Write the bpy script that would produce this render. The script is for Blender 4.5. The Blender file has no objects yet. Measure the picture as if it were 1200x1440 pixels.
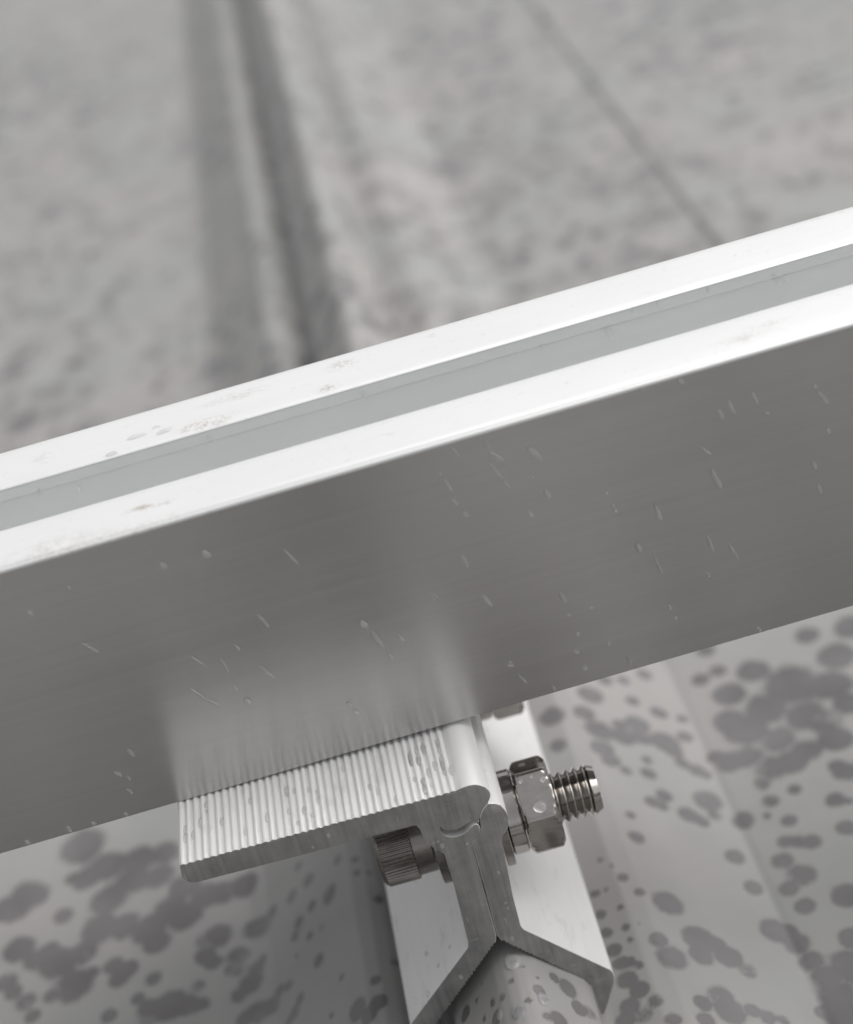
import bpy, bmesh, math, random
import numpy as np
from mathutils import Vector, Matrix

MM = 0.001
rnd = random.Random(7)
nrng = np.random.default_rng(11)
scene = bpy.context.scene
COL = scene.collection

# ------------------------------------------------------------------ camera
# world frame: X along the rail, Y along the roof rib (away from the camera), Z up.  millimetres -> metres
F_PX, T_PX, ROLL = 2350.0, 1480.0, math.atan(0.283)          # for the 1200 x 1440 frame
PITCH = math.atan(T_PX / F_PX)
sR, cR = math.sin(ROLL), math.cos(ROLL)
DV = np.array([0.0, math.cos(PITCH), -math.sin(PITCH)])
r0 = np.array([1.0, 0, 0]); u0 = np.array([0, math.sin(PITCH), math.cos(PITCH)])
RV = cR * r0 - sR * u0
UV = sR * r0 + cR * u0
CP = np.array([7.922, -207.131, 196.081])                     # camera position in mm

cam_d = bpy.data.cameras.new("camera")
cam = bpy.data.objects.new("camera", cam_d); COL.objects.link(cam)
m = Matrix.Identity(4)
for i in range(3):
    m[i][0], m[i][1], m[i][2], m[i][3] = RV[i], UV[i], -DV[i], CP[i] * MM
cam.matrix_world = m
cam_d.sensor_fit = 'VERTICAL'; cam_d.sensor_height = 36.0
cam_d.lens = F_PX / 1440 * 36.0
cam_d.clip_start = 0.005; cam_d.clip_end = 200
cam_d.dof.use_dof = True
cam_d.dof.focus_distance = 0.281
cam_d.dof.aperture_fstop = cam_d.lens / 5.6
scene.camera = cam

# ------------------------------------------------------------------ sky and soft sun (overcast)
SUN_EL, SUN_AZ = math.radians(54), math.radians(80)           # azimuth from +Y towards +X
w = bpy.data.worlds.new("World"); scene.world = w; w.use_nodes = True
wn = w.node_tree; wn.nodes.clear()
wo = wn.nodes.new("ShaderNodeOutputWorld"); bg = wn.nodes.new("ShaderNodeBackground")
sky = wn.nodes.new("ShaderNodeTexSky"); sky.sky_type = 'NISHITA'; sky.sun_disc = False
sky.sun_elevation = SUN_EL; sky.sun_rotation = SUN_AZ
sky.air_density = 1.0; sky.dust_density = 4.0; sky.ozone_density = 1.0
hs = wn.nodes.new("ShaderNodeHueSaturation"); hs.inputs['Saturation'].default_value = 0.10
wn.links.new(sky.outputs[0], hs.inputs['Color']); wn.links.new(hs.outputs[0], bg.inputs[0])
wn.links.new(bg.outputs[0], wo.inputs[0]); bg.inputs[1].default_value = 0.15
sd = bpy.data.lights.new("sun", 'SUN'); sun = bpy.data.objects.new("sun", sd); COL.objects.link(sun)
sd.energy = 1.0; sd.angle = math.radians(70); sd.color = (1.0, 0.97, 0.93)
sv = Vector((math.sin(SUN_AZ) * math.cos(SUN_EL), math.cos(SUN_AZ) * math.cos(SUN_EL), math.sin(SUN_EL)))
sun.rotation_euler = sv.to_track_quat('Z', 'Y').to_euler()
sun.location = sv * 3
vs = scene.view_settings
vs.view_transform = 'Standard'; vs.look = 'None'; vs.gamma = 1.0; vs.use_curve_mapping = False
vs.exposure = 0.29

# ------------------------------------------------------------------ helpers
def ray(px, py):
    return DV + RV * (px - 600) / F_PX - UV * (py - 720) / F_PX
def pix(p):
    v = p - CP; d = v @ DV
    return 600 + F_PX * (v @ RV) / d, 720 - F_PX * (v @ UV) / d
def on_plane(px, py, p0, n):
    r = ray(px, py); t = ((np.array(p0) - CP) @ n) / (r @ n)
    return CP + r * t

def tag(o, label=None, cat=None, group=None, kind=None):
    if label: o['label'] = label
    if cat: o['category'] = cat
    if group: o['group'] = group
    if kind: o['kind'] = kind
    return o
def link(name, me, mats=(), parent=None):
    o = bpy.data.objects.new(name, me); COL.objects.link(o)
    for mt in mats:
        if mt.name not in [x.name for x in me.materials if x]:
            me.materials.append(mt)
    if parent: o.parent = parent
    return o
def empty(name, loc):
    o = bpy.data.objects.new(name, None); COL.objects.link(o)
    o.location = Vector(loc) * MM; o.empty_display_size = 0.01
    return o
def smooth(me, deg=35):
    for p in me.polygons: p.use_smooth = True
    me.set_sharp_from_angle(angle=math.radians(deg))

def extrude(name, pts, a, b, axis, bevel=0.0, cap_mat=0, off=(0, 0, 0), deg=35):
    """Closed outline pts (two numbers, mm) extruded from a to b along 'Y' (pts are X,Z) or 'X' (pts are Y,Z)."""
    bm = bmesh.new()
    def mk(p, t):
        v = (p[0], t, p[1]) if axis == 'Y' else (t, p[0], p[1])
        return bm.verts.new([(v[i] - off[i]) * MM for i in range(3)])
    A = [mk(p, a) for p in pts]; B = [mk(p, b) for p in pts]
    fa = bm.faces.new(A); fb = bm.faces.new(B[::-1])
    fa.material_index = fb.material_index = cap_mat
    n = len(pts)
    for i in range(n):
        bm.faces.new((A[i], B[i], B[(i + 1) % n], A[(i + 1) % n]))
    if bevel:
        bmesh.ops.bevel(bm, geom=list(fa.edges) , offset=bevel * MM, segments=2, profile=0.5, affect='EDGES', clamp_overlap=True, material=0)
    bmesh.ops.recalc_face_normals(bm, faces=bm.faces)
    bmesh.ops.triangulate(bm, faces=[f for f in bm.faces if len(f.verts) > 4])
    me = bpy.data.meshes.new(name); bm.to_mesh(me); bm.free()
    smooth(me, deg)
    return me

def revolve(name, xs, rfun, n=72, cap=True, deg=30, rings=None):
    """Surface about the X axis: rfun(x_index, angle) -> (x, radius) in mm."""
    bm = bmesh.new(); rows = []
    for i in range(xs):
        row = []
        for k in range(n):
            a = 2 * math.pi * k / n
            x, r = rfun(i, a)
            row.append(bm.verts.new((x * MM, r * math.cos(a) * MM, r * math.sin(a) * MM)))
        rows.append(row)
    for i in range(xs - 1):
        for k in range(n):
            bm.faces.new((rows[i][k], rows[i][(k + 1) % n], rows[i + 1][(k + 1) % n], rows[i + 1][k]))
    if cap:
        bm.faces.new(rows[0]); bm.faces.new(rows[-1])
    bmesh.ops.recalc_face_normals(bm, faces=bm.faces)
    me = bpy.data.meshes.new(name); bm.to_mesh(me); bm.free(); smooth(me, deg)
    return me

# ------------------------------------------------------------------ materials
class NT:
    def __init__(s, name):
        s.m = bpy.data.materials.new(name); s.m.use_nodes = True
        s.t = s.m.node_tree; s.t.nodes.clear()
        s.out = s.n("ShaderNodeOutputMaterial"); s.b = s.n("ShaderNodeBsdfPrincipled")
        s.l(s.b.outputs[0], s.out.inputs[0])
    def n(s, t, **kw):
        x = s.t.nodes.new(t)
        for k, v in kw.items(): setattr(x, k, v)
        return x
    def l(s, a, b): s.t.links.new(a, b)
    def coord(s, scale=(1, 1, 1), loc=(0, 0, 0), rot=(0, 0, 0)):
        c = s.n("ShaderNodeTexCoord"); mp = s.n("ShaderNodeMapping")
        s.l(c.outputs['Object'], mp.inputs[0])
        mp.inputs['Scale'].default_value = scale; mp.inputs['Location'].default_value = loc; mp.inputs['Rotation'].default_value = rot
        return mp.outputs[0]
    def noise(s, vec, scale, detail=3, rough=0.55):
        x = s.n("ShaderNodeTexNoise"); s.l(vec, x.inputs['Vector'])
        x.inputs['Scale'].default_value = scale; x.inputs['Detail'].default_value = detail; x.inputs['Roughness'].default_value = rough
        return x.outputs['Fac']
    def rng(s, v, a, b, c, d):
        x = s.n("ShaderNodeMapRange"); s.l(v, x.inputs[0])
        for i, q in enumerate((a, b, c, d)): x.inputs[1 + i].default_value = q
        return x.outputs[0]
    def math(s, op, a, b=0.0):
        x = s.n("ShaderNodeMath", operation=op)
        for i, q in enumerate((a, b)):
            if isinstance(q, (int, float)): x.inputs[i].default_value = q
            else: s.l(q, x.inputs[i])
        return x.outputs[0]
    def mix(s, f, a, b):
        x = s.n("ShaderNodeMix", data_type='RGBA')
        if isinstance(f, (int, float)): x.inputs[0].default_value = f
        else: s.l(f, x.inputs[0])
        for i, q in ((6, a), (7, b)):
            if isinstance(q, tuple): x.inputs[i].default_value = (*q, 1)
            else: s.l(q, x.inputs[i])
        return x.outputs[2]
    def bump(s, h, strength, dist):
        x = s.n("ShaderNodeBump"); s.l(h, x.inputs['Height'])
        x.inputs['Strength'].default_value = strength; x.inputs['Distance'].default_value = dist
        s.l(x.outputs[0], s.b.inputs['Normal'])
    def put(s, **kw):
        for k, v in kw.items():
            i = s.b.inputs[k.replace('_', ' ')]
            if isinstance(v, tuple): i.default_value = (*v, 1)
            elif isinstance(v, (int, float)): i.default_value = v
            else: s.l(v, i)

def metal(name, col, rough, var=0.06, streak=(40, 900, 900), bump=0.12, colvar=0.10, blotch=60, metallic=1.0, dist=0.0002):
    t = NT(name)
    v = t.coord(streak); st = t.noise(v, 1.0, 4)
    bl = t.noise(t.coord(), blotch, 4)
    k = t.math('ADD', t.math('MULTIPLY', st, 0.5), t.math('MULTIPLY', bl, 0.5))
    lo = tuple(c * (1 - colvar) for c in col); hi = tuple(min(1, c * (1 + colvar)) for c in col)
    t.put(Base_Color=t.mix(t.rng(k, .3, .7, 0, 1), lo, hi), Metallic=metallic,
          Roughness=t.rng(k, .3, .7, rough - var, rough + var))
    t.bump(st, bump, dist)
    return t

M = {}
# rail side: drawn aluminium with fine die lines along X
t = metal("rail_aluminium", (.50, .492, .484), .36, .045, (14, 1100, 1100), .0, .07, 28); M['rail'] = t.m
tv = t.n("ShaderNodeCombineXYZ"); tv.inputs[2].default_value = 1.0          # die lines run along X, so light spreads up and down
t.l(tv.outputs[0], t.b.inputs['Tangent']); t.put(Anisotropic=.68)
# cut ends of the clamp profile: sawn, dull, scratched
t = metal("sawn_aluminium", (.36, .355, .35), .44, .09, (1600, 400, 60), .35, .22, 300, metallic=.75)
cc = t.b.inputs['Base Color'].links[0].from_socket
sc1 = t.rng(t.noise(t.coord((2600, 1, 130), rot=(0, .55, 0)), 1.0, 2), .71, .745, 0, 1)
sc2 = t.rng(t.noise(t.coord((120, 1, 2300), rot=(0, .25, 0), loc=(4, 0, 1)), 1.0, 2), .72, .75, 0, 1)
dk = t.rng(t.noise(t.coord(loc=(2, 7, 1)), 330, 5, .7), .60, .72, 0, .45)
cc = t.mix(dk, cc, (.17, .16, .155))
t.l(t.mix(t.math('MAXIMUM', sc1, sc2), cc, (.72, .72, .71)), t.b.inputs['Base Color'])
M['sawn'] = t.m
t = metal("extruded_aluminium", (.74, .735, .73), .42, .05, (700, 25, 700), .08, .04, 120, metallic=.22); M['extr'] = t.m
t_ = t
cc = t.b.inputs['Base Color'].links[0].from_socket
gm = t.rng(t.noise(t.coord((1, .35, 1)), 260, 5, .7), .56, .74, 0, .5)
t.l(t.mix(gm, cc, (.42, .41, .40)), t.b.inputs['Base Color'])
t = metal("groove_aluminium", (.66, .67, .665), .5, .04, (20, 700, 700), .04, .03, 60, metallic=.3); M['groove'] = t.m
t = metal("stainless_steel", (.37, .35, .33), .07, .05, (300, 900, 900), .10, .12, 500); M['steel'] = t.m
t = metal("dark_steel", (.22, .205, .19), .26, .06, (300, 900, 900), .15, .2, 500); M['dsteel'] = t.m

def lip_material():
    t = metal("rail_lip_aluminium", (.76, .76, .757), .40, .03, (20, 900, 900), .04, .02, 50)
    return t
# dirt smudges on the lips: (x, y, half length, half width, strength) in mm on the rail
M['lip_t'] = lip_material()

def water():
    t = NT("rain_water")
    t.put(Base_Color=(1, 1, 1), Roughness=0.03, IOR=1.333, Transmission_Weight=0.84)  # partly opaque white lightens the drops, standing in for refracted skylight
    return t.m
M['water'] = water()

def roof_material():
    t = NT("coated_roof_steel")
    at = t.n("ShaderNodeAttribute", attribute_name="wet")
    c = t.coord()
    n1 = t.noise(c, 9, 4); n2 = t.noise(c, 45, 5); n3 = t.noise(c, 700, 3); n4 = t.noise(t.coord(loc=(3, 1, 2)), 17, 3)
    n5 = t.noise(t.coord((1, .55, 1), loc=(1, 2, 5)), 210, 3); n6 = t.noise(t.coord((1.3, .5, 1), loc=(4, 1, 0)), 11, 3)
    wv = t.math('ADD', at.outputs['Fac'], t.math('MULTIPLY', t.math('SUBTRACT', n3, .5), .3))
    wv = t.math('ADD', wv, t.math('MULTIPLY', t.math('SUBTRACT', n5, .5), .75))
    wv = t.math('ADD', wv, t.math('MULTIPLY', t.math('SUBTRACT', n6, .5), .45))
    wet = t.rng(wv, .30, .64, 0, 1)
    dry = t.mix(t.rng(n4, .38, .62, 0, 1), (.270, .275, .264), (.295, .281, .276))
    dry = t.mix(t.rng(n2, .40, .70, 0, .5), dry, (.225, .222, .216))
    dark = t.mix(t.rng(n2, .35, .65, 0, 1), (.162, .156, .157), (.112, .105, .107))
    t.put(Base_Color=t.mix(wet, dry, dark), Roughness=t.rng(wet, 0, 1, .46, .24), Metallic=0.0)
    t.b.inputs['Specular IOR Level'].default_value = 0.42
    t.bump(t.math('ADD', t.math('MULTIPLY', n3, .3), wet), .4, .00015)
    return t.m
M['roof'] = roof_material()

# ------------------------------------------------------------------ roof sheet
def roof_profile():
    """(X, Z) of one pan-rib-pan module, mm, symmetric seam at X = 0, one small fold each side."""
    half = [(0, -28.4), (1.8, -28.8), (3.6, -30.1), (11.8, -39.4), (12.7, -41.0), (12.4, -42.6), (11.6, -45.0), (11.2, -48.5),
            (13.0, -51.0), (15.5, -51.4), (18.5, -50.0), (22.5, -47.2), (25.0, -46.4), (28.0, -46.8), (30.5, -48.6), (49.5, -63.2), (54.0, -65.0)]
    fold = [(130.4, -65.0), (131.2, -64.8), (132.6, -63.6), (133.6, -63.3), (142, -63.5), (185, -65.0)]
    end = [(206.0, -65.0)]
    flat = [(x, z) for x, z in half if x < 14 or x > 49] ; flat[-2:-2] = [(15.5, -51.3), (24.5, -50.3), (28.5, -51.2)]
    return half + end, flat + fold + end
PITCH_RIB = 412.0
def build_roof():
    hl, h = roof_profile()
    left = [(-x, z) for x, z in hl[::-1]][:-1]      # the fold runs on one side of the rib only
    prof = left + h
    full = []
    for k in range(-3, 4):
        full += [(x + k * PITCH_RIB, z, k) for x, z in prof][(0 if k == -3 else 1):]
    P = []; 
    for (x0, z0, k0), (x1, z1, k1) in zip(full[:-1], full[1:]):
        L = math.hypot(x1 - x0, z1 - z0); xm = abs((x0 + x1) / 2)
        if k1 != 0: st = 40.0
        else: st = 0.7 if xm < 58 else 1.0
        n = max(1, math.ceil(L / st))
        for i in range(n):
            P.append((x0 + (x1 - x0) * i / n, z0 + (z1 - z0) * i / n))
    P.append(full[-1][:2])
    P = np.array(P)
    up = np.clip((P[:, 1] + 44) / 6, 0, 1) * (np.abs(P[:, 0]) < 20); P[:, 0] += .9 * up      # the seam leans a little to the right
    Y = np.concatenate([np.arange(-2400, -300, 150.), np.arange(-300, -30, 15.), np.arange(-30, 132, .7), np.arange(132, 300, 1.3),
                        np.arange(300, 700, 2.4), np.arange(700, 1200, 5.), np.arange(1200, 6001, 200.)])
    nx, ny = len(P), len(Y)
    V = np.empty((ny, nx, 3)); V[:, :, 0] = P[None, :, 0]; V[:, :, 1] = Y[:, None]; V[:, :, 2] = P[None, :, 1]
    # slight oil-canning of the sheet
    V[:, :, 2] += 0.25 * np.sin(V[:, :, 1] / 61 + V[:, :, 0] / 90) * (np.abs(V[:, :, 0]) > 54)
    wet = np.zeros((ny, nx))
    arc = np.concatenate([[0], np.cumsum(np.hypot(np.diff(P[:, 0]), np.diff(P[:, 1])))])
    def surf(px, py):
        """first hit of the pixel's ray with the roof profile: (arc length, Y)."""
        r = ray(px, py); best = None
        xa, za, xb, zb = P[:-1, 0], P[:-1, 1], P[1:, 0], P[1:, 1]
        dx, dz = xb - xa, zb - za
        den = r[0] * dz - r[2] * dx
        t_ = ((xa - CP[0]) * dz - (za - CP[2]) * dx) / np.where(abs(den) < 1e-12, 1e-12, den)
        u = np.where(abs(dx) > abs(dz), (CP[0] + r[0] * t_ - xa) / np.where(dx == 0, 1e-9, dx), (CP[2] + r[2] * t_ - za) / np.where(dz == 0, 1e-9, dz))
        ok = (t_ > 1) & (u >= -1e-6) & (u <= 1 + 1e-6)
        if not ok.any(): return None
        i = np.where(ok)[0][np.argmin(t_[ok])]
        return arc[i] + u[i] * (arc[i + 1] - arc[i]), CP[1] + r[1] * t_[i], t_[i]
    def drop(a, y, rad, soft=0.35, amp=1.0, stretch=1.0):
        R_ = rad * 1.5 * max(1, stretch)
        i0, i1 = np.searchsorted(arc, (a - R_, a + R_)); j0, j1 = np.searchsorted(Y, (y - R_, y + R_))
        if i1 <= i0 or j1 <= j0: return
        d = np.hypot((arc[None, i0:i1] - a), (Y[j0:j1, None] - y) / stretch) / rad
        f = amp * np.clip((1.0 + soft - d) / (2 * soft), 0, 1)
        blk = wet[j0:j1, i0:i1]
        np.maximum(blk, f, out=blk)
    SC = 7.0
    right = [(305,735,22),(325,810,34),(420,670,30),(375,690,32),(410,705,25),(360,550,25),(365,595,28),(290,585,28),(500,735,36),(565,690,45),(590,735,30),(545,755,30),(685,755,42),(860,650,24),(1000,685,38),(1040,690,20),(780,690,32),(765,740,22),(838,757,28),(830,827,32),(875,827,32),(920,827,32),(655,875,38),(720,980,34),(820,890,38),(880,940,42),(840,985,34),(895,1045,38),(1035,780,38),(1040,1010,45),(435,1035,48),(400,1155,34),(445,1215,50),(540,1155,50),(600,1170,30),(540,1210,42),(640,1215,45),(700,1260,38),(290,1112,15),(330,1098,8),(305,1155,14),(272,1045,14),(222,985,12),(203,885,9),(243,905,9),(280,945,18),(335,995,18),(790,1125,48),(830,1140,40),(870,1170,40),(920,1230,45),(960,1280,45),(1000,1340,60),(1040,1250,70),(1050,1150,40),(1030,1420,60),(960,1400,35),(610,1345,45),(550,1370,34),(640,1395,50),(560,1425,34),(715,1395,32),(770,1420,38),(820,1430,28),(390,1360,32),(450,1425,35),(335,1240,20),(300,1230,25),
             (850,300,90),(760,380,70),(900,400,70),(700,450,60),(640,420,50),(800,480,60),(700,540,50),(780,580,50),(850,560,50),(900,520,50),(960,420,60),(1000,480,50),(980,300,60),(1040,360,50),(1000,200,60),(1050,100,50),(900,130,40),(720,250,45),(640,330,45),(640,560,40),(590,540,30),(750,630,35),(1030,590,45),(1000,570,30),
             (170,330,40),(150,390,35),(200,450,45),(280,470,45),(350,470,45),(420,490,45),(450,520,35),(330,430,40),(270,430,30),(400,390,30),(310,350,28),(220,280,30),(280,280,25),(350,260,30),(480,560,28),(530,585,32),(560,600,24),(490,470,25),(210,510,40),(240,550,34),(40,400,40),(60,500,35),(480,410,22),(540,280,30),(600,250,30),(560,180,30),
             (185,1000,20),(205,1070,22),(225,1130,24),(250,1190,28),(275,1235,32),(295,1290,36),(335,1325,36),(305,1380,38),(350,1410,36),(285,1430,38)]
    left_ = [(250,150,70),(220,250,30),(260,250,45),(330,210,60),(420,190,50),(500,170,50),(480,240,50),(400,250,50),(330,310,55),(300,400,55),(380,390,50),(450,400,55),(520,340,55),(560,360,50),(470,440,40),(250,470,45),(180,500,55),(220,570,60),(160,600,35),(280,530,30),(345,510,38),(385,520,38),(360,550,38),(465,548,30),(330,660,25),(415,610,25),(450,640,40),(510,630,50),(570,630,45),(610,625,30),(600,570,28),(450,670,38),(80,300,55),(110,300,45),(50,340,50),(20,340,50),(60,460,45),(110,490,45),(150,460,35),(20,560,40),(40,590,30),(80,620,38),(100,660,30),(190,360,35),(630,430,45),(660,420,45),(620,480,38),(640,500,30),(560,270,50),(620,300,50),(680,290,50),(740,270,45),(720,480,40),(710,520,35),(760,400,40),(790,390,45),(820,350,30),(770,520,35),(760,560,40),(720,600,35),(790,490,25),(840,590,30),(870,570,25),(780,650,40),(820,630,35),(740,670,30),(890,420,25),(880,300,25),(900,380,25),(930,250,28),(990,300,35),(1000,280,25),(935,420,18),(970,395,16),(960,495,28),(940,330,20),(1030,545,16),(1130,555,22),(1080,640,40),(1110,660,35),(1140,620,30),(905,610,22),(890,650,30),(870,680,25),(1070,190,15),(1075,230,15),(1140,310,22),(1190,500,20),(900,210,22),(1020,190,25),(895,480,10),(1110,230,8),(1000,660,15)]
    mound = [(570,470,20),(620,490,13),(340,715,34),(330,740,30),(430,750,18),(490,750,38),(600,720,36),(725,655,18),(840,600,50),(780,550,36),(900,700,44),(950,720,46),(690,545,10),(800,690,8),(420,580,8),(700,610,34),(520,640,26),(650,660,20),(800,760,50),(560,565,22),(470,670,26),(390,660,22),(740,740,30)]
    for L, ox, oy, z, g in ((right, 760, 840, 2.4, 1.0), (left_, 0, 1120, 2.143, .95), (mound, 560, 1220, 3.53, 1.0)):
        for x, y, r_ in L:
            q = surf(ox + x / z, oy + y / z)
            if q is None: continue
            a, yy, dep = q
            drop(a, yy, r_ / z / (F_PX / dep) * g * rnd.uniform(.95, 1.1) * (1.18 if r_ > 38 else 1.05), soft=.32, amp=rnd.uniform(.60, .92))
    # the rest of the rain, scattered
    a0, a1 = np.interp((-330, 380), P[:, 0], arc)
    for i in range(30000):
        a = nrng.uniform(a0, a1); y = nrng.uniform(-250, 1180) if i % 12 else nrng.uniform(-60, 200)
        X = np.interp(a, arc, P[:, 0]); Z = np.interp(a, arc, P[:, 1])
        px, py = pix(np.array([X, y, Z]))
        if -60 < px < 1260 and 1197 - .283 * px - 25 < py < 1500: continue
        clump = 0.5 + 0.5 * math.sin(X / 47 + 1.3 * math.sin(y / 90)) * math.cos(y / 71 + X / 120)
        if nrng.random() > 0.45 + 0.55 * clump: continue
        drop(a, y, float(np.clip(nrng.lognormal(.95, .45) * (1 + .5 * min(1, max(0, y / 600))), 1.0, 9)), soft=.3 + 1.0 * min(1, max(0, y / 400)), amp=nrng.uniform(.42, .85 - .10 * min(1, max(0, y / 500))), stretch=nrng.uniform(.9, 1.35))
    me = bpy.data.meshes.new("roof")
    me.vertices.add(nx * ny); me.vertices.foreach_set("co", (V * MM).ravel())
    idx = np.arange(nx * ny).reshape(ny, nx)
    q = np.stack([idx[:-1, :-1], idx[:-1, 1:], idx[1:, 1:], idx[1:, :-1]], -1).reshape(-1, 4)
    me.loops.add(q.size); me.loops.foreach_set("vertex_index", q.ravel())
    me.polygons.add(len(q)); me.polygons.foreach_set("loop_start", np.arange(len(q)) * 4)
    me.polygons.foreach_set("use_smooth", np.ones(len(q), bool))
    me.update(); me.validate()
    at = me.attributes.new("wet", 'FLOAT', 'POINT'); at.data.foreach_set("value", wet.ravel())
    o = link("roof", me, [M['roof']])
    tag(o, "light grey metal roof with a folded rib, spotted by dark wet raindrops", "roof", kind="structure")
    return surf, P, arc
surf, RP, RARC = build_roof()

# ------------------------------------------------------------------ roof clamp
PLATE_PITCH = 1.27
def plate_top():
    """ridged top of the clamp plate from left to right, slightly tilted as the clamp sits."""
    pts = []; x = -46.7
    n = 37
    z = lambda X: 13.18 - 0.016 * (X + 46.7)
    for i in range(n):
        x0 = -46.7 + i * PLATE_PITCH
        j = 1 + 0.14 * math.sin(i * 2.7) + .08 * math.sin(i * 7.1); x0 += .03 * math.sin(i * 4.3)
        for u, d in ((0.0, -.42), (.16, -.30), (.30, -.06), (.48, 0.0), (.66, -.06), (.82, -.30)):
            pts.append((x0 + u * PLATE_PITCH, z(x0) + d * j))
    return pts
def teeth(p, q, pitch, amp, side):
    """serrated line from p to q."""
    p, q = np.array(p), np.array(q); L = np.hypot(*(q - p)); d = (q - p) / L; nrm = np.array((-d[1], d[0])) * side
    n = int(L / pitch); out = []
    for i in range(n):
        out.append(tuple(p + d * (i * L / n)))
        out.append(tuple(p + d * ((i + .5) * L / n) + nrm * amp * (1 + .25 * math.sin(i * 1.9))))
    return out + [tuple(q)]

S_UP = [(-4.20, 6.05), (-4.05, 5.55), (-3.45, 4.62), (-2.95, 4.25), (-2.35, 4.10), (-1.65, 4.05), (-1.05, 4.10), (-.45, 4.40), (.10, 4.72), (.75, 4.95), (1.40, 5.02), (1.85, 4.90), (2.15, 4.55), (2.28, 4.0)]
S_LO = [(2.16, 3.40), (1.95, 3.86), (1.60, 4.15), (1.20, 4.22), (.62, 3.95), (.06, 3.42), (-.48, 3.02), (-1.05, 2.82), (-1.65, 2.74), (-2.25, 2.78), (-2.85, 2.95), (-3.30, 3.20), (-3.75, 3.60), (-4.05, 3.98), (-4.28, 4.60), (-4.33, 5.27)]
S_LO = [(x, z - .42 * min(1, max(0, (1.9 - x) / 1.2)) * min(1, (x + 4.9) / .9)) for x, z in S_LO]
left_jaw = (plate_top()
    + [(.45, 12.20), (0.9, 12.42), (1.5, 12.60), (2.3, 12.66), (3.3, 12.50), (4.0, 12.16), (4.55, 11.68), (4.95, 11.15), (5.32, 10.50), (5.46, 9.95), (5.40, 9.2), (5.10, 8.5), (4.62, 7.84),
       (3.6, 7.2), (2.85, 6.2), (2.45, 5.2)]
    + S_UP[::-1] + S_LO[::-1]
    + [(2.18, 2.7), (1.6, 1.6), (.7, .7), (.02, .1), (-.20, -11.5), (-.46, -22.3)]
    + teeth((-.95, -24.0), (-15.0, -39.3), .9, .46, -1)
    + [(-15.5, -40.4), (-15.9, -42.4), (-15.7, -46.2), (-15.8, -48.4), (-16.4, -48.5), (-16.9, -47.6), (-18.2, -44.4), (-19.8, -41.0), (-20.15, -39.7), (-20.05, -38.5), (-19.6, -37.7), (-5.75, -23.4), (-5.5, -22.0), (-4.85, -7.6), (-4.86, -3.0), (-4.72, -.6), (-5.25, .28), (-5.95, 1.1), (-6.62, 2.16), (-7.0, 2.9), (-7.23, 3.8), (-7.44, 6.4), (-7.65, 7.25), (-8.02, 7.56),
       (-14.6, 7.68), (-30.0, 8.02), (-45.3, 8.36), (-46.3, 8.75), (-47.0, 9.9), (-47.1, 10.6)])
G = .07
right_jaw = ([(2.60, 4.4), (2.62, 5.1), (3.05, 6.1), (3.75, 7.0), (4.66, 7.66), (5.50, 7.28), (6.1, 6.98), (6.51, 6.62), (6.93, 5.60), (7.12, 4.6), (7.18, 3.53), (7.08, 2.6), (6.83, 1.90), (6.5, 1.1), (6.12, .55), (5.33, .0), (5.06, -1.2), (4.79, -5.2), (4.22, -14.2), (3.95, -21.6), (4.25, -22.75),
              (17.2, -38.35), (17.62, -39.2), (17.75, -40.6), (17.5, -41.9), (15.9, -45.4), (14.6, -48.6), (14.2, -49.4), (13.6, -49.4), (13.5, -47.0), (13.75, -43.2), (13.35, -41.1), (12.9, -40.2)]
    + teeth((12.75, -39.9), (.15, -24.0), .9, .46, -1)
    + [(-.30, -22.5), (-.04, -11.5), (.18, .2), (.85, .72), (1.75, 1.6), (2.34, 2.7)])

clamp = empty("roof_clamp", (0, 34, -40))
tag(clamp, "two-piece aluminium roof clamp with ridged plate, gripping the roof rib under the rail", "clamp")
CO = (0, 34, -40)
CL = 86.0
j1 = link("jaw", extrude("jaw_plate", left_jaw[::-1], 0, CL, 'Y', bevel=.10, cap_mat=1, off=CO, deg=28), [M['extr'], M['sawn']], clamp)
tag(j1, "left clamp half with a long ridged plate under the rail")
j2 = link("jaw", extrude("jaw_plain", right_jaw[::-1], 0, CL, 'Y', bevel=.10, cap_mat=1, off=CO, deg=28), [M['extr'], M['sawn']], clamp)
tag(j2, "right clamp half with a plain rounded head")

# bolt hardware about the X axis, axis at the origin
def hexnut():
    mth, rc, ap = 3.2, 7.55, 7.45         # half thickness, chamfer circle, half across flats
    base = math.radians(180 - 54.7)       # a flat faces up towards -Y
    xs = [-3.2, -3.12, -2.9, -2.6, -2.3, -1.9, -1.2, 0, 1.2, 1.9, 2.3, 2.6, 2.9, 3.12, 3.2]
    def f(i, a):
        x = xs[i]
        d = (a - base + math.pi / 6) % (math.pi / 3) - math.pi / 6
        rh = ap / math.cos(d)
        rh -= max(0, rh - 8.42) * .75
        return x, min(rh, rc - .25 + (mth - abs(x)) * 1.55)
    me = revolve("nut", len(xs), f, 144, True, 22)
    return me
def thread_mesh(x0, x1, r, pitch, depth):
    n = 64; step = pitch / 8; rows = int((x1 - x0) / step) + 1
    def f(i, a):
        x = x0 + i * step
        tri = 1 - abs(2 * ((x1 - x) / pitch % 1.0) - 1)
        rr = r - depth * (1 - min(1, tri * 1.15))
        if x1 - x < pitch * 1.15: rr = min(r - .75 + (x1 - x) * .45, r)
        return x + .22 * math.sin(a) * (x1 - x > pitch), rr
    return revolve("thread", rows, f, n, True, 40)
def ring(name, x0, x1, ro, ri, ch=.15):
    prof = [(x0, ri), (x0, ro - ch), (x0 + ch, ro), (x1 - ch, ro), (x1, ro - ch), (x1, ri), (x0, ri)]
    return revolve(name, len(prof), lambda i, a: prof[i], 72, False, 30)
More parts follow.
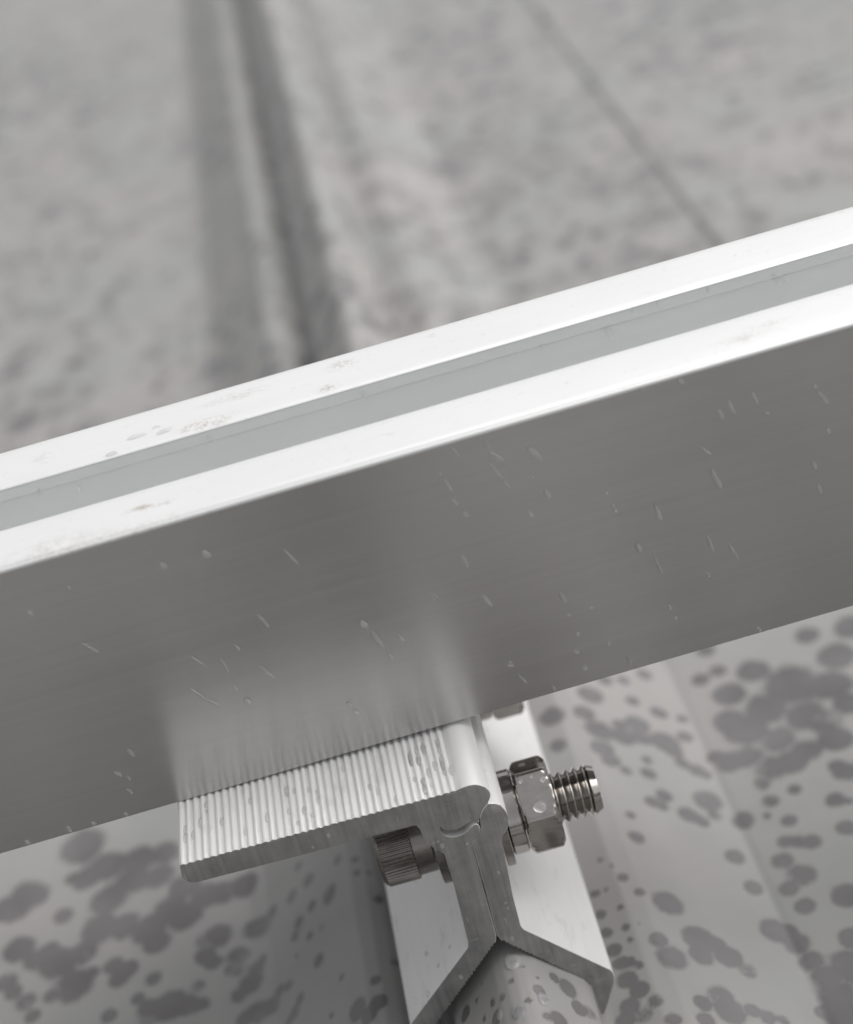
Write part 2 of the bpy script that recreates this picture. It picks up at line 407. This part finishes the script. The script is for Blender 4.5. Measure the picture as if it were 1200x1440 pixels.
def knurl_head():
    xs = [(-17.0, 4.2), (-17.0, 6.0), (-16.7, 6.5), (-16.2, 6.85), (-16.15, 6.95), (-10.6, 6.95), (-10.5, 6.8), (-10.4, 6.45), (-7.2, 6.4), (-7.2, 4.0)]
    kn = {4, 5}
    n = 240
    def f(i, a):
        x, r = xs[i]
        if i in kn: r -= .22 * (int(round(a / (2 * math.pi) * n)) % 4 in (0, 1))
        return x, r
    return revolve("head", len(xs), f, n, True, 25)
BZ = -9.25
me_thread = thread_mesh(7.0, 23.9, 4.62, 1.42, .86)
me_shank = None
me_head, me_nut = knurl_head(), hexnut()
me_w1, me_w2, me_w3, me_wl = ring("washer_flat", 4.85, 6.35, 9.1, 4.7), ring("washer_wide", 6.37, 7.5, 7.2, 4.7), ring("washer_spring", 6.45, 9.45, 7.55, 4.7, .35), ring("washer_left", -6.75, -5.25, 9.0, 4.5)
for yb in (15.0, 53.0):
    b = link("bolt", me_thread, [M['steel']], clamp); b.location = Vector((0, yb - CO[1], BZ - CO[2])) * MM
    h = link("head", me_head, [M['dsteel']], b)
    def put(name, me, mt, dx=0):
        o = link(name, me, [mt], clamp); o.location = Vector((dx, yb - CO[1], BZ - CO[2])) * MM; return o
    nn = put("nut", me_nut, M['steel'], 12.75)
    put("washer", me_w1, M['dsteel']); put("washer", me_w3, M['steel']); put("washer", me_wl, M['dsteel'])

# ------------------------------------------------------------------ rail
RY, RZ, RW, RH = 15.6, 13.32, 38.4, 54.5
rail = empty("mounting_rail", (0, RY, RZ))
rail.rotation_euler = (0, math.radians(-.20), math.radians(.40))
tag(rail, "long straight aluminium rail with a grooved white top, lying across the roof clamp", "rail")
XA, XB = -380, 420
H = RH
body = [(0, .35), (.12, .1), (.35, 0), (RW - .35, 0), (RW, .35), (RW, H - 1.15), (RW - 1.2, H - 1.15), (RW - 1.2, H - 1.6), (26.0, H - 1.6), (26.0, H - 13), (11.0, H - 13), (11.0, H - 1.6), (1.2, H - 1.6), (1.2, H - 1.32), (0, H - 1.32)]
ob = link("body", extrude("rail_body", body, XA, XB, 'X', deg=30), [M['rail']], rail)
groove = [(25.55, H - .55), (25.55, H - 1.7), (25.95, H - 1.7), (25.95, H - 12.9), (11.05, H - 12.9), (11.05, H - 1.62), (10.95, H - 1.62), (10.95, H - .55), (11.36, H - .55), (11.36, H - 2.4), (11.7, H - 2.6), (11.7, H - 10.6), (12.6, H - 11.2), (24.5, H - 11.2), (25.25, H - 10.6), (25.25, H - 2.75), (24.98, H - 2.5), (24.98, H - .55)]
gv = link("groove", extrude("rail_groove", groove, XA, XB, 'X', deg=30), [M['groove']], rail)
tag(gv, "grey recessed groove between the two white lips")
near = [(-.10, H - 1.30), (-.26, H - 1.12), (-.28, H - .85), (-.16, H - .62), (.02, H - .52), (.10, H - .50), (.22, H - .34), (.55, H - .14), (1.2, H - .05), (2.6, H + .03), (4.6, H + .10), (6.8, H + .10), (9.2, H + .02), (10.6, H - .08), (11.3, H - .3), (11.40, H - .42), (11.40, H - .50), (10.9, H - .52), (10.9, H - 1.58), (1.25, H - 1.58), (1.25, H - 1.30)]
far = [(25.6, H - .52), (24.95, H - .50), (24.95, H - .40), (25.1, H - .24), (25.5, H - .08), (26.8, H + .02), (29.4, H + .10), (32.4, H + .10), (35.4, H + .02), (37.2, H - .08), (38.0, H - .3), (RW + .2, H - .75), (RW + .1, H - 1.12), (RW - 1.25, H - 1.13), (RW - 1.25, H - 1.58), (25.6, H - 1.58)]
def lip_mat():
    t = M['lip_t']
    col = t.b.inputs['Base Color'].links[0].from_socket
    c = t.coord()
    gr = t.noise(c, 1500, 4, .6); gr2 = t.noise(c, 420, 5, .65)
    mask = None
    for px, py, lx, ly, k in ((297, 592, 5.5, 1.6, 1.0), (330, 557, 6, 1.6, .5), (484, 513, 3.0, 2.2, .75), (465, 545, 2.2, 1.4, .7), (208, 711, 3.8, 1.0, 1.0), (232, 706, 2.2, .8, .7), (292, 715, 1.1, .7, 1.3), (383, 694, .7, .6, 1.3), (85, 765, 9, 3.0, .45), (150, 750, 14, 1.2, .35), (1050, 478, 5, 1.6, .35), (62, 640, 2, 1.5, .45), (1080, 460, 4, 1, .35)):
        q = on_plane(px, py, (0, 0, RZ + H), np.array([0, 0, 1.0])) - np.array([0, RY, RZ])
        v = t.coord(scale=(1000 / lx, 1000 / ly, 0), loc=(-q[0] / lx, -q[1] / ly, 0))
        ln = t.n("ShaderNodeVectorMath", operation='LENGTH'); t.l(v, ln.inputs[0])
        g = t.math('MULTIPLY', t.rng(ln.outputs['Value'], 0.0, 1.25, 1, 0), k)
        mask = g if mask is None else t.math('MAXIMUM', mask, g)
    sp = t.rng(t.math('ADD', t.math('MULTIPLY', gr, .5), t.math('MULTIPLY', gr2, .5)), .44, .60, 0, 1)
    f = t.math('MULTIPLY', mask, sp)
    fl = t.rng(gr2, .60, .74, 0, .16)
    f = t.math('MINIMUM', t.math('ADD', f, fl), .9)
    t.l(t.mix(f, col, (.26, .21, .17)), t.b.inputs['Base Color'])
    t.l(t.rng(f, 0, .6, .38, .1), t.b.inputs['Metallic'])
    return t.m
LM = lip_mat()
l1 = link("lip", extrude("rail_lip_near", near, XA, XB, 'X', deg=38), [LM], rail)
l2 = link("lip", extrude("rail_lip_far", far, XA, XB, 'X', deg=38), [LM], rail)
bpy.context.view_layer.update()
RM = rail.matrix_world

# ------------------------------------------------------------------ water drops
def drop_mesh(name, tail, flat=.42, seed=0):
    """a bead of water on the XZ... local plane XY, unit half-length 1 along Y, domed along +Z."""
    r = random.Random(seed)
    bm = bmesh.new(); n, k = 24, 7; rows = []
    wob = [r.uniform(-.10, .10) for _ in range(4)]
    for i in range(k):
        f = i / (k - 1) * math.pi / 2
        row = []
        for a_ in range(n):
            a = 2 * math.pi * a_ / n
            y = math.sin(a); x = math.cos(a)
            x *= (1 - tail * (y * .5 + .5))          # narrower at +Y (upper end)
            s_ = 1 + wob[0] * math.sin(2 * a + wob[1] * 20) + wob[2] * math.sin(3 * a + wob[3] * 30)
            row.append(bm.verts.new((x * s_ * math.cos(f), y * s_ * math.cos(f), flat * math.sin(f) ** .85 if i else -.03)))
        rows.append(row)
    for i in range(k - 1):
        for a_ in range(n):
            if i == k - 2: continue
            bm.faces.new((rows[i][a_], rows[i][(a_ + 1) % n], rows[i + 1][(a_ + 1) % n], rows[i + 1][a_]))
    top = bm.verts.new((0, 0, flat))
    for v in rows[-1]: bm.verts.remove(v)
    for a_ in range(n):
        bm.faces.new((rows[-2][a_], rows[-2][(a_ + 1) % n], top))
    bmesh.ops.recalc_face_normals(bm, faces=bm.faces)
    me = bpy.data.meshes.new(name); bm.to_mesh(me); bm.free()
    for p in me.polygons: p.use_smooth = True
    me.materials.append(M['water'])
    return me
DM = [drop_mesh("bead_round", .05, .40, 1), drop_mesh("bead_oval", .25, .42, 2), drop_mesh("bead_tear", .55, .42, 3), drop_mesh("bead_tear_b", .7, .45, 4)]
def place_drop(p, nrm, up, half_len, half_wid, kind, label, group, height=None):
    nrm = Vector(nrm).normalized(); up = Vector(up); up = (up - nrm * up.dot(nrm)).normalized(); sx = up.cross(nrm)
    o = bpy.data.objects.new("water_drop", DM[kind]); COL.objects.link(o)
    hgt = height if height else half_wid
    mt = Matrix.Identity(4)
    for i in range(3):
        mt[i][0] = sx[i] * half_wid * MM; mt[i][1] = up[i] * half_len * MM; mt[i][2] = nrm[i] * hgt * MM; mt[i][3] = p[i] * MM
    o.matrix_world = mt
    o['category'] = "water drop"; o['group'] = group
    DROPS.append((o, label, group, tuple(pix(np.array([p[0], p[1], p[2]])))))
    return o
DROPS = []
ORD = "first second third fourth fifth sixth seventh eighth ninth tenth eleventh twelfth thirteenth fourteenth fifteenth sixteenth seventeenth eighteenth nineteenth twentieth".split() + ["21st", "22nd", "23rd"] + [f"{k}th" for k in range(24, 60)]
def label_drops():
    fam = {}
    for d in DROPS: fam.setdefault(d[1], []).append(d)
    for lab, ds in fam.items():
        ds.sort(key=lambda d: d[3][0])
        for i, d in enumerate(ds):
            o = d[0]
            if len(ds) == 1: o['label'] = "single " + lab.replace("raindrops", "raindrop").replace("streaks", "streak").replace("beads", "bead")
            elif i == 0: o['label'] = "leftmost of the " + lab
            elif i == len(ds) - 1: o['label'] = "rightmost of the " + lab
            else: o['label'] = ORD[i] + " from left of " + lab

# on the rail's front face: pixel ends of each streak (upper x,y -> lower x,y) and width, as seen in the photograph
n_face = RM.to_3x3() @ Vector((0, -1, 0)); p_face = np.array(RM @ Vector((0, 0, 0))) / MM
zc = lambda L, ox, oy, z: [(ox + a / z, oy + b / z, ox + c_ / z, oy + d / z, w_) for a, b, c_, d, w_ in L]
streaks = zc([(258,160,305,222,5),(425,125,462,190,4),(450,190,520,240,8),(450,245,520,325,6),(525,335,558,378,6),(640,165,720,240,9),(208,300,214,308,4),(228,325,268,392,6),(262,425,302,460,5),(325,490,345,522,7),(665,315,674,322,4),(728,385,756,422,8),(1030,395,1040,406,4),(1060,452,1088,502,7),(310,700,352,772,6),(150,882,188,940,3),(412,898,468,965,7),(800,880,835,950,8),(842,995,855,1012,5),(888,1090,898,1112,6),(955,962,964,974,3),(1040,1135,1050,1160,6),(1140,1208,1158,1252,7),(876,1172,892,1198,7),(920,1258,936,1280,7),(548,1245,558,1262,6),(590,1292,640,1345,5),(1185,648,1200,690,8)], 560, 580, 3.53)
streaks += zc([(598,215,660,282,5),(485,488,535,545,5),(75,275,102,296,9),(250,225,288,250,10),(920,520,950,545,9),(965,560,1016,628,8),(1040,652,1060,685,7),(205,668,270,712,5),(325,672,368,738,5),(485,700,560,762,6),(205,805,275,852,5),(275,852,322,874,4),(380,785,402,812,4),(434,846,456,870,9),(895,896,910,912,7),(865,862,878,880,6)], 200, 700, 3.0)
streaks += zc([(670,905,700,965,6),(770,870,800,925,5),(830,955,846,972,5),(460,815,488,838,8),(1030,842,1050,860,6),(1050,870,1095,922,6),(302,855,318,868,6)], 800, 260, 3.0)
streaks += [(985,628,1000,640,2),(1000,660,1014,686,2.5),(896,764,902,776,2),(918,776,932,808,2),(995,752,1003,776,2),(1022,760,1038,786,2),(940,850,944,858,1.5),(948,864,952,872,1.5),(994,804,999,812,1.5),(1143,648,1148,660,1.8),(1150,680,1155,694,2),(1163,600,1167,610,1.6),(38,858,48,866,2),(112,902,140,918,1.5),(178,1052,190,1064,1.8),(160,1084,172,1092,2),(176,1108,188,1116,1.8),(178,1090,184,1098,1.5),(95,822,100,830,1.4),(92,1162,100,1168,2),(862,712,868,720,1.6),(920,706,930,732,2.6),(610,832,616,842,1.2),(716,930,722,938,1.6),(776,964,782,970,1.5),(1065,882,1070,888,1.5),(35,1182,42,1187,2.2),(94,1165,101,1170,2),(128,1156,135,1160,2.2),(174,1143,180,1147,2),(742,716,750,728,2.2),(560,890,568,902,2),(330,905,337,915,1.8),(1010,575,1018,590,2)]
def face_label(px, py, L, wmm):
    kind = "long water streaks" if L > 2.4 else ("round water beads" if L < wmm * 1.5 else "short slanted raindrops")
    up = (py - (808 - .294 * px)) / 390
    side = "over ridged plate" if 240 < px < 640 else ("left of plate" if px <= 240 else ("above nut" if px < 860 else "near right end"))
    return kind + (" high" if up < .34 else (" midway" if up < .67 else " low")) + " on rail front " + side
for i, (x0, y0, x1, y1, wd) in enumerate(streaks):
    wd = wd / 3.3 if i < 51 else wd
    a = on_plane(x0, y0, p_face, np.array(n_face)); b = on_plane(x1, y1, p_face, np.array(n_face))
    L = float(np.linalg.norm(b - a)) / 2
    wmm = max(.30, wd / 8.0 * 1.8)
    L = max(L, wmm)
    place_drop((a + b) / 2, n_face, a - b, L, min(wmm, L), 0 if L < wmm * 1.5 else rnd.choice((0, 1, 1, 2)),
               face_label((x0 + x1) / 2, (y0 + y1) / 2, L, wmm), "raindrops on the front side of the rail", height=min(wmm, L) * 1.35)
# on the rail's top
n_top = RM.to_3x3() @ Vector((0, 0, 1)); p_top = np.array(RM @ Vector((0, 0, H * MM))) / MM
for x0, y0, x1, y1, wd in ((176, 619, 208, 610, 5.0), (218, 612, 244, 602, 4.5), (213, 604, 227, 600, 2.2), (148, 641, 166, 636, 2.5)):
    a = on_plane(x0, y0, p_top, np.array(n_top)); b = on_plane(x1, y1, p_top, np.array(n_top))
    place_drop((a + b) / 2, n_top, a - b, float(np.linalg.norm(b - a)) / 2, wd / 8 / .55 * .75, 1,
               "flat raindrops on the white back lip of the rail", "raindrops on the rail's back lip", height=.9)
p_ch = np.array(RM @ Vector((0, 24.88 * MM, 0))) / MM
for x0, y0, x1, y1, wd in ((852, 462, 864, 478, 4), (1086, 384, 1098, 400, 4), (1100, 388, 1110, 396, 4), (886, 428, 890, 440, 2), (922, 420, 926, 430, 2), (994, 402, 997, 412, 2), (506, 548, 516, 560, 2.5), (758, 485, 770, 492, 3), (54, 686, 58, 696, 2), (108, 684, 114, 692, 3), (290, 612, 300, 620, 2)):
    a = on_plane(x0, y0, p_ch, np.array(n_face)); b = on_plane(x1, y1, p_ch, np.array(n_face))
    L = float(np.linalg.norm(b - a)) / 2
    place_drop((a + b) / 2, n_face, a - b, L, min(L, wd / 9), 1, "faint raindrops inside the grey groove along the rail top", "raindrops in the rail's groove")
# on the ridged plate
for i in range(46):
    if i < 15:
        X = rnd.uniform(-6, .5); Yp = rnd.uniform(2, 14); hl = rnd.uniform(.9, 2.2); hw = rnd.uniform(.5, .8)
    else:
        X = rnd.uniform(-45, -3); Yp = rnd.uniform(1, 14.5); hl = rnd.uniform(.45, 1.4); hw = rnd.uniform(.35, .6)
    X = -46.7 + (round((X + 46.7) / PLATE_PITCH) + .02) * PLATE_PITCH
    Zp = 13.18 - .016 * (X + 46.7) - .30
    if X > .2: Zp = 12.4
    place_drop((X, Yp, Zp), (0, 0, 1), (0.1, 1, 0), hl, hw, rnd.choice((0, 1, 2)), ("front" if Yp < 5 else "middle" if Yp < 10 else "rear") + " raindrops between the ridges of the clamp plate", "raindrops on the ridged plate", height=.9)
# on the clamp's sawn front and its flange
for x, y, r_ in ((701, 1227, .32), (711, 1270, .3), (714, 1277, .3), (622, 1190, .5), (610, 1186, .25), (616, 1184, .25), (720, 1320, .45), (648, 1374, .45), (709, 1293, .25), (657, 1187, .3), (462, 1175, .4), (440, 1192, .3)):
    p = on_plane(x, y, (0, 0, 0), np.array([0, 1.0, 0]))
    place_drop(p, (0, -1, 0), (0, 0, 1), r_ * 1.2, r_, 0, "tiny raindrops on the sawn front face of the roof clamp", "raindrops on the clamp's sawn face")
nl = np.array([-.7, 0, .72]); pl = np.array([-12.0, 0, -29.95])
for x, y, r_ in ((634, 1332, .6), (600, 1341, .55), (617, 1358, .5), (602, 1398, .5), (583, 1406, .35), (585, 1240, .3)):
    p = on_plane(x, y, pl, nl / np.linalg.norm(nl))
    place_drop(p, nl, (0, 1, 0), r_, r_, 0, "small raindrops on the pale left clamp flange", "raindrops on the left clamp flange")
# on the nut: its dark flat and its upper flat
def nut_drop(px, py, ang, r_, label, ry=None):
    n = np.array([0, -math.cos(math.radians(ang)), math.sin(math.radians(ang))])
    p0 = np.array([12.75, 15.0, BZ]) + n * 7.45
    p = on_plane(px, py, p0, n)
    place_drop(p, n, (0, n[2], -n[1]), ry or r_, r_, 0, label, "raindrops on the front nut", height=r_ * .8)
nut_drop(760, 1135, 54.7, 1.35, "large round raindrop on the middle flat of the front nut", 1.1)
nut_drop(764, 1096, 54.7, .55, "small raindrops near the upper edge of the front nut flat")
nut_drop(748, 1092, 54.7, .32, "small raindrops near the upper edge of the front nut flat")
nut_drop(733, 1099, 54.7, .4, "small raindrops near the upper edge of the front nut flat")
nut_drop(734, 1076, 114.7, .7, "small raindrop on the top flat of the front nut")
# a few standing beads on the rib below the clamp
for x, y, r_ in ((721, 1352, 2.0), (729, 1423, 1.7), (703, 1428, 1.2), (765, 1405, 1.6)):
    q = surf(x, y)
    if q is None: continue
    X = np.interp(q[0], RARC, RP[:, 0]); Z = np.interp(q[0], RARC, RP[:, 1])
    e = 1.0; n = np.array([-(np.interp(q[0] + e, RARC, RP[:, 1]) - np.interp(q[0] - e, RARC, RP[:, 1])), 0, np.interp(q[0] + e, RARC, RP[:, 0]) - np.interp(q[0] - e, RARC, RP[:, 0])])
    place_drop((X, q[1], Z), n, (0, 1, 0), r_, r_ * .8, 1, "raised raindrops on the roof rib in front of the clamp", "raindrops on the roof rib", height=r_ * .55)
label_drops()
